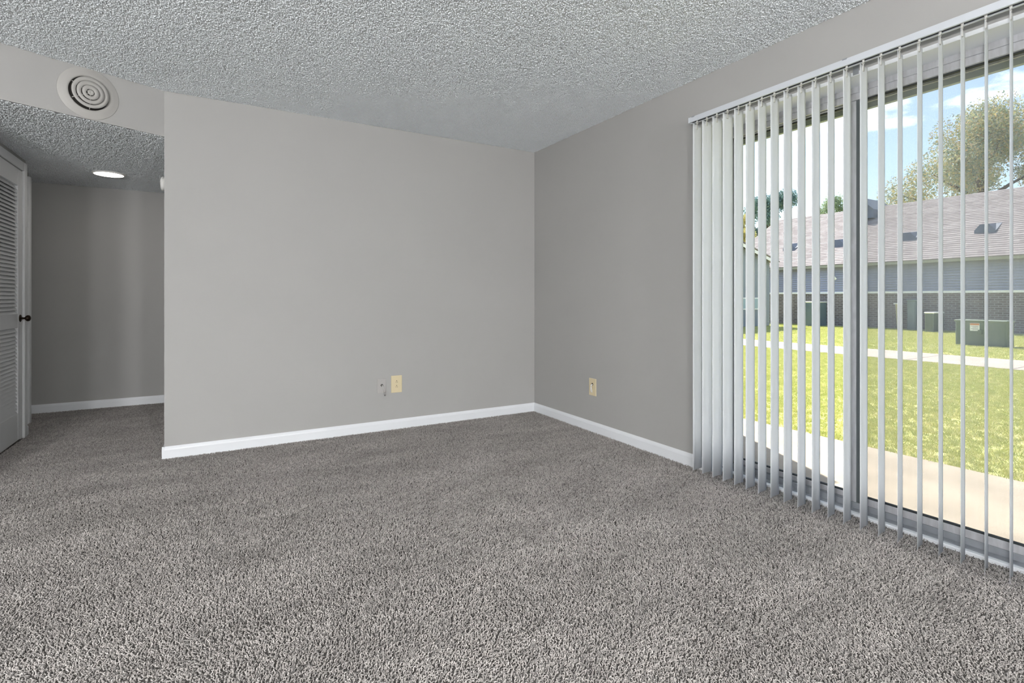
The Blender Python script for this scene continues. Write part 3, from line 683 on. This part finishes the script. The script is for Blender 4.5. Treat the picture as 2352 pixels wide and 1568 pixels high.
# grey gabled wing on the left
gw = empty('gabled_wing', (18.5, 13.4, GZ)); tag(gw, 'grey sided building with white rake trim beyond the left vanes', 'building')
WX1 = 20.2; WY = 13.4; WR = 16.4; sl2 = .295; ez = 2.60
zt = lambda x: ez + sl2 * (WX1 - abs(x - WR) - WR)
b = MB(); nb = 34; zz = [GZ + .02 + i * .115 for i in range(nb)]
for z in zz:
    hi_ = min(WX1, WR + (WX1 - WR) - max(0, (z + .115 - ez) / sl2)); lo_ = 2 * WR - hi_
    if hi_ <= lo_ + .1: break
    b.add([(lo_, WY - .015, z), (hi_, WY - .015, z), (hi_, WY, z + .115), (lo_, WY, z + .115), (lo_, WY + .05, z), (hi_, WY + .05, z)], [(0, 1, 2, 3), (0, 4, 5, 1)])
b.add([(2 * WR - WX1, WY + .02, GZ), (WX1, WY + .02, GZ), (WX1, WY + .02, ez), (WR, WY + .02, zt(WR)), (2 * WR - WX1, WY + .02, ez), (2 * WR - WX1, WY + 6, GZ), (WX1, WY + 6, GZ), (WX1, WY + 6, ez), (WR, WY + 6, zt(WR)), (2 * WR - WX1, WY + 6, ez)],
      [(0, 1, 2, 3, 4), (5, 9, 8, 7, 6), (1, 6, 7, 2), (0, 4, 9, 5)])
def gpart(b, name, m, parent=None):
    o = b.build(name, m, parent or gw)
    if parent is None: o.matrix_parent_inverse = Matrix.Translation(gw.location).inverted()
    return o
gpart(b, 'siding_wall', M_siding2)
b = MB()
for x1 in (WX1 + .25, 2 * WR - WX1 - .25):
    p0 = (WR, WY - .25, zt(WR) + .03); p1 = (x1, WY - .25, zt(WR) - sl2 * abs(x1 - WR) + .03)
    b.add([(p0[0], p0[1], p0[2] - .13), (p1[0], p1[1], p1[2] - .13), p1, p0] + [(p0[0], p0[1] + .03, p0[2] - .13), (p1[0], p1[1] + .03, p1[2] - .13), (p1[0], p1[1] + .03, p1[2]), (p0[0], p0[1] + .03, p0[2])],
          [(0, 1, 2, 3), (4, 7, 6, 5), (0, 4, 5, 1), (3, 2, 6, 7), (1, 5, 6, 2)])
gpart(b, 'rake_trim', M_white)
b = MB()
for x1 in (WX1 + .28, 2 * WR - WX1 - .28):
    za, zb_ = zt(WR) + .05, zt(WR) - sl2 * abs(x1 - WR) + .05
    b.add([(WR, WY - .28, za), (x1, WY - .28, zb_), (x1, WY + 6.2, zb_), (WR, WY + 6.2, za), (WR, WY - .28, za + .04), (x1, WY - .28, zb_ + .04), (x1, WY + 6.2, zb_ + .04), (WR, WY + 6.2, za + .04)], [(0, 1, 2, 3), (4, 7, 6, 5), (0, 4, 5, 1), (1, 5, 6, 2), (2, 6, 7, 3)])
gpart(b, 'roof', M_shingle)
def x_at(px, y): q = ray(px); return y * q[0] / q[1]
def z_at(px, py, x): return CAM_Z + (684 - py) / ray(px)[0] * x
xw0, xw1 = x_at(1700, WY), x_at(1739, WY); zw1 = z_at(1725, 686, x_at(1725, WY)); zw0 = z_at(1725, 708, x_at(1725, WY))
wf = gpart(MB().box(xw0 - .05, xw1 + .05, WY - .05, WY + .01, zw0 - .05, zw1 + .05), 'window', M_white)
for k in range(2):
    a0 = xw0 + (xw1 - xw0) * k / 2 + .02; a1 = xw0 + (xw1 - xw0) * (k + 1) / 2 - .02
    gpart(MB().box(a0, a1, WY - .055, WY - .045, zw0, zw1), 'pane', mat('pale_pane', (0.42, 0.52, 0.58), 0.1), wf)

# utility boxes
def ubox(name, label, cat, px0, px1, ytop, ybase, m, x=None, depth=.7, labelplate=False, topm=None):
    """front face parallel to the far building; base on the lawn"""
    pc_ = (px0 + px1) / 2
    if x is None: x = (CAM_Z - GZ) * ray(pc_)[0] / (ybase - 684)
    y0, y1 = sorted((y_at(px0, x), y_at(px1, x))); zt_ = z_at(pc_, ytop, x)
    e = empty(name, (x + depth / 2, (y0 + y1) / 2, GZ)); tag(e, label, cat)
    hw = (y1 - y0) / 2; hz = zt_ - GZ
    MB().bbox(-depth / 2, depth / 2, -hw, hw, -.02, hz - .03, .02).build('body', m, e)
    MB().bbox(-depth / 2 - .02, depth / 2 + .02, -hw - .02, hw + .02, hz - .05, hz, .015).build('lid', topm or m, e)
    return e, x, hw, hz, depth
e, x_, hw, hz, dp = ubox('transformer_box', 'large dark green utility box with warning label on the lawn', 'utility box', 2194, 2313, 735, 794, M_box, depth=.45)
yl0 = y_at(2250, x_) - e.location.y; yl1 = y_at(2228, x_) - e.location.y
zl = lambda py: z_at(2239, py, x_) - GZ
wl = MB().box(-dp / 2 - .006, -dp / 2 + .004, yl0, yl1, zl(759.5), zl(742)).build('warning_label', M_white, e)
MB().box(-dp / 2 - .008, -dp / 2 + .004, yl0 + .004, yl1 - .004, zl(746.5), zl(742.5)).build('orange_band', mat('warning_orange', (0.62, 0.25, 0.10), 0.6), wl)
M_ink = mat('label_ink', (0.30, 0.30, 0.31), 0.7)
b = MB()
for k in range(4):
    z_ = zl(749.0 + 2.6 * k); b.box(-dp / 2 - .0075, -dp / 2, yl0 + .02, yl1 - .02 - .03 * (k % 2), z_ - .006, z_ + .006)
b.build('label_lines', M_ink, wl)
MB().bbox(-dp / 2 - .03, -dp / 2 + .01, -.04, .04, hz * .45, hz * .62, .006).build('latch', M_box, e)
e, x_, hw, hz, dp = ubox('air_conditioner', 'blue-grey air conditioner with sunlit top painted pale by the brick wall', 'air conditioner', 1846, 1874, 692, 745, M_bluebox, x=21.6, depth=.8, topm=M_white)  # white lid colour paints in the sunlit top
for k in range(6):
    MB().box(-dp / 2 - .012, -dp / 2 + .01, -hw + .05, hw - .05, .15 + k * hz * .13, .15 + k * hz * .13 + .05).build('grille_bar', M_bluebox, e)
e, x_, hw, hz, dp = ubox('meter_cabinet', 'narrow grey-green cabinet standing against the brick wall', 'cabinet', 2083, 2104, 688, 750, M_boxg, x=22.2, depth=.4)
MB().box(-dp / 2 - .012, -dp / 2, -hw + .04, hw - .04, .1, hz - .12).build('cabinet_door', M_boxg, e)
e, x_, hw, hz, dp = ubox('air_conditioner', 'dark air conditioner with sunlit lid edge painted white behind the transformer box', 'air conditioner', 2124, 2144, 716.5, 752, M_box, x=21.4, depth=.8, topm=M_white)  # white lid stands in for sun on the dark box's top
for k in range(5):
    MB().box(-dp / 2 - .012, -dp / 2 + .01, -hw + .05, hw - .05, .12 + k * hz * .15, .12 + k * hz * .15 + .05).build('grille_bar', M_box, e)
# leaning board
xb_ = 21.9; yb0 = y_at(2054, xb_); bo = empty('leaning_board', (xb_, yb0, GZ)); tag(bo, 'pale yellowish board leaning against the brick wall', 'board')
b = MB(); h_ = z_at(2054, 698, xb_) - GZ; b.extrude([(-.08, -.02), (.08, -.02), (.08, .02), (-.08, .02)], (0, -.18, 0.02), (.5, .1, h_), up=(1, 0, 0)); b.build('plank', mat('board_wood', (0.50, 0.45, 0.28), 0.7), bo)
b = MB(); b.box(.40, .56, -.06, .20, h_ - .01, h_ + .03); b.build('cap', M_white, bo)

# ------------------------------------------------------------------ trees behind the buildings
def leaf_mat(name, cols):
    m = bpy.data.materials.new(name); m.use_nodes = True; t = m.node_tree; b = t.nodes['Principled BSDF']; b.inputs['Roughness'].default_value = .6; b.inputs['Specular IOR Level'].default_value = .2
    ge = N(t, 'ShaderNodeNewGeometry'); rp = N(t, 'ShaderNodeValToRGB'); e = rp.color_ramp.elements
    e[0].color = (*cols[0], 1); e[1].color = (*cols[-1], 1)
    for i, c in enumerate(cols[1:-1]): k = e.new((i + 1) / (len(cols) - 1)); k.color = (*c, 1)
    t.links.new(ge.outputs['Random Per Island'], rp.inputs[0]); t.links.new(rp.outputs[0], b.inputs['Base Color'])
    tr = N(t, 'ShaderNodeBsdfTranslucent'); t.links.new(rp.outputs[0], tr.inputs['Color']); ms = N(t, 'ShaderNodeMixShader'); ms.inputs[0].default_value = .35; o = t.nodes['Material Output']
    t.links.new(b.outputs[0], ms.inputs[1]); t.links.new(tr.outputs[0], ms.inputs[2]); t.links.new(ms.outputs[0], o.inputs['Surface']); return m
M_autumn = leaf_mat('leaves_autumn', [(0.24, 0.32, 0.26), (0.32, 0.40, 0.28), (0.44, 0.47, 0.24), (0.66, 0.54, 0.24), (0.36, 0.42, 0.36), (0.68, 0.45, 0.22)])
M_ever = leaf_mat('needles_evergreen', [(0.10, 0.19, 0.20), (0.15, 0.25, 0.25), (0.22, 0.30, 0.22)])
M_yellow = leaf_mat('leaves_yellowgreen', [(0.34, 0.40, 0.16), (0.54, 0.50, 0.20), (0.68, 0.54, 0.22), (0.30, 0.36, 0.20)])
M_green = leaf_mat('leaves_green', [(0.24, 0.34, 0.22), (0.34, 0.42, 0.26), (0.42, 0.46, 0.28)])
def tree(label, x, px, z_lo, z_hi, rad, m, n, leaf, seed, conifer=False, blobs=16):
    rr = random.Random(seed); y = y_at(px, x); e = empty('tree', (x, y, GZ)); tag(e, label, 'tree', 'trees beyond the buildings')
    b = MB(); b.tube([(0, 0, -.1), (.1, 0, z_hi * .3), (-.05, .1, z_hi * .6), (0, 0, z_hi * .76)], [rad * .09, rad * .075, rad * .05, rad * .015], 8)
    cen = []
    for i in range(blobs):
        if conifer:
            t = (i + .5) / blobs; zc = z_lo + (z_hi - z_lo) * t; rmax = rad * (1 - t) ** .8 + .15; a = rr.uniform(0, 6.28); cen.append((math.cos(a) * rmax * .6, math.sin(a) * rmax * .6, zc, rmax * .6))
        else:
            a = rr.uniform(0, 6.28); t = rr.random(); zc = z_lo + (z_hi - z_lo) * (t * .86 + .05); k = math.sin(math.pi * (.16 + .78 * t)) * rad * rr.uniform(.35, .8); cen.append((math.cos(a) * k, math.sin(a) * k, zc, rad * rr.uniform(.18, .34)))
    for c in cen:
        zb0 = max(z_hi * .2, c[2] - (z_hi - z_lo) * .18); b.tube([(0, 0, zb0), (c[0] * .5, c[1] * .5, (zb0 + c[2]) / 2 + .1), (c[0], c[1], c[2])], [rad * .03, rad * .018, rad * .006], 5)
    b.build('trunk', M_bark, e)
    vs = []; fs = []
    for i in range(n):
        c = rr.choice(cen); d = Vector((rr.gauss(0, 1), rr.gauss(0, 1), rr.gauss(0, .75))).normalized() * c[3] * rr.uniform(.12, 1.12) ** .6
        p = Vector(c[:3]) + d; u = Vector((rr.uniform(-1, 1), rr.uniform(-1, 1), rr.uniform(-1, 1))).normalized(); v = u.cross(Vector((rr.uniform(-1, 1), rr.uniform(-1, 1), rr.uniform(-1, 1)))).normalized()
        s = leaf * rr.uniform(.6, 1.3); k = len(vs)
        vs += [p - u * s, p + v * s * .45, p + u * s, p - v * s * .45]; fs.append((k, k + 1, k + 2, k + 3))
    me = bpy.data.meshes.new('foliage'); me.from_pydata([tuple(q) for q in vs], [], fs); me.materials.append(m)
    f = link('foliage', me, e); f['kind'] = 'stuff'
    return e
def zpix(px, py, x): return z_at(px, py, x)
tree('large autumn tree turning orange behind the shingle roof', 38, 2262, 3.2, zpix(2262, 236, 38), 5.0, M_autumn, 64000, .075, 11, blobs=30)
tree('tall dark evergreen tree left of the shingle roof', 39, 1768, 3.0, zpix(1768, 398, 39), 2.7, M_ever, 26000, .08, 13, blobs=22)
tree('yellow-green tree behind the grey gabled wing', 31, 1716, 1.6, zpix(1716, 462, 31), 1.9, M_yellow, 17000, .065, 14, blobs=16)
tree('small pale tree rising over the middle of the roof ridge', 47, 1908, 3.8, zpix(1908, 446, 47), 2.5, M_green, 11000, .08, 15, blobs=14)
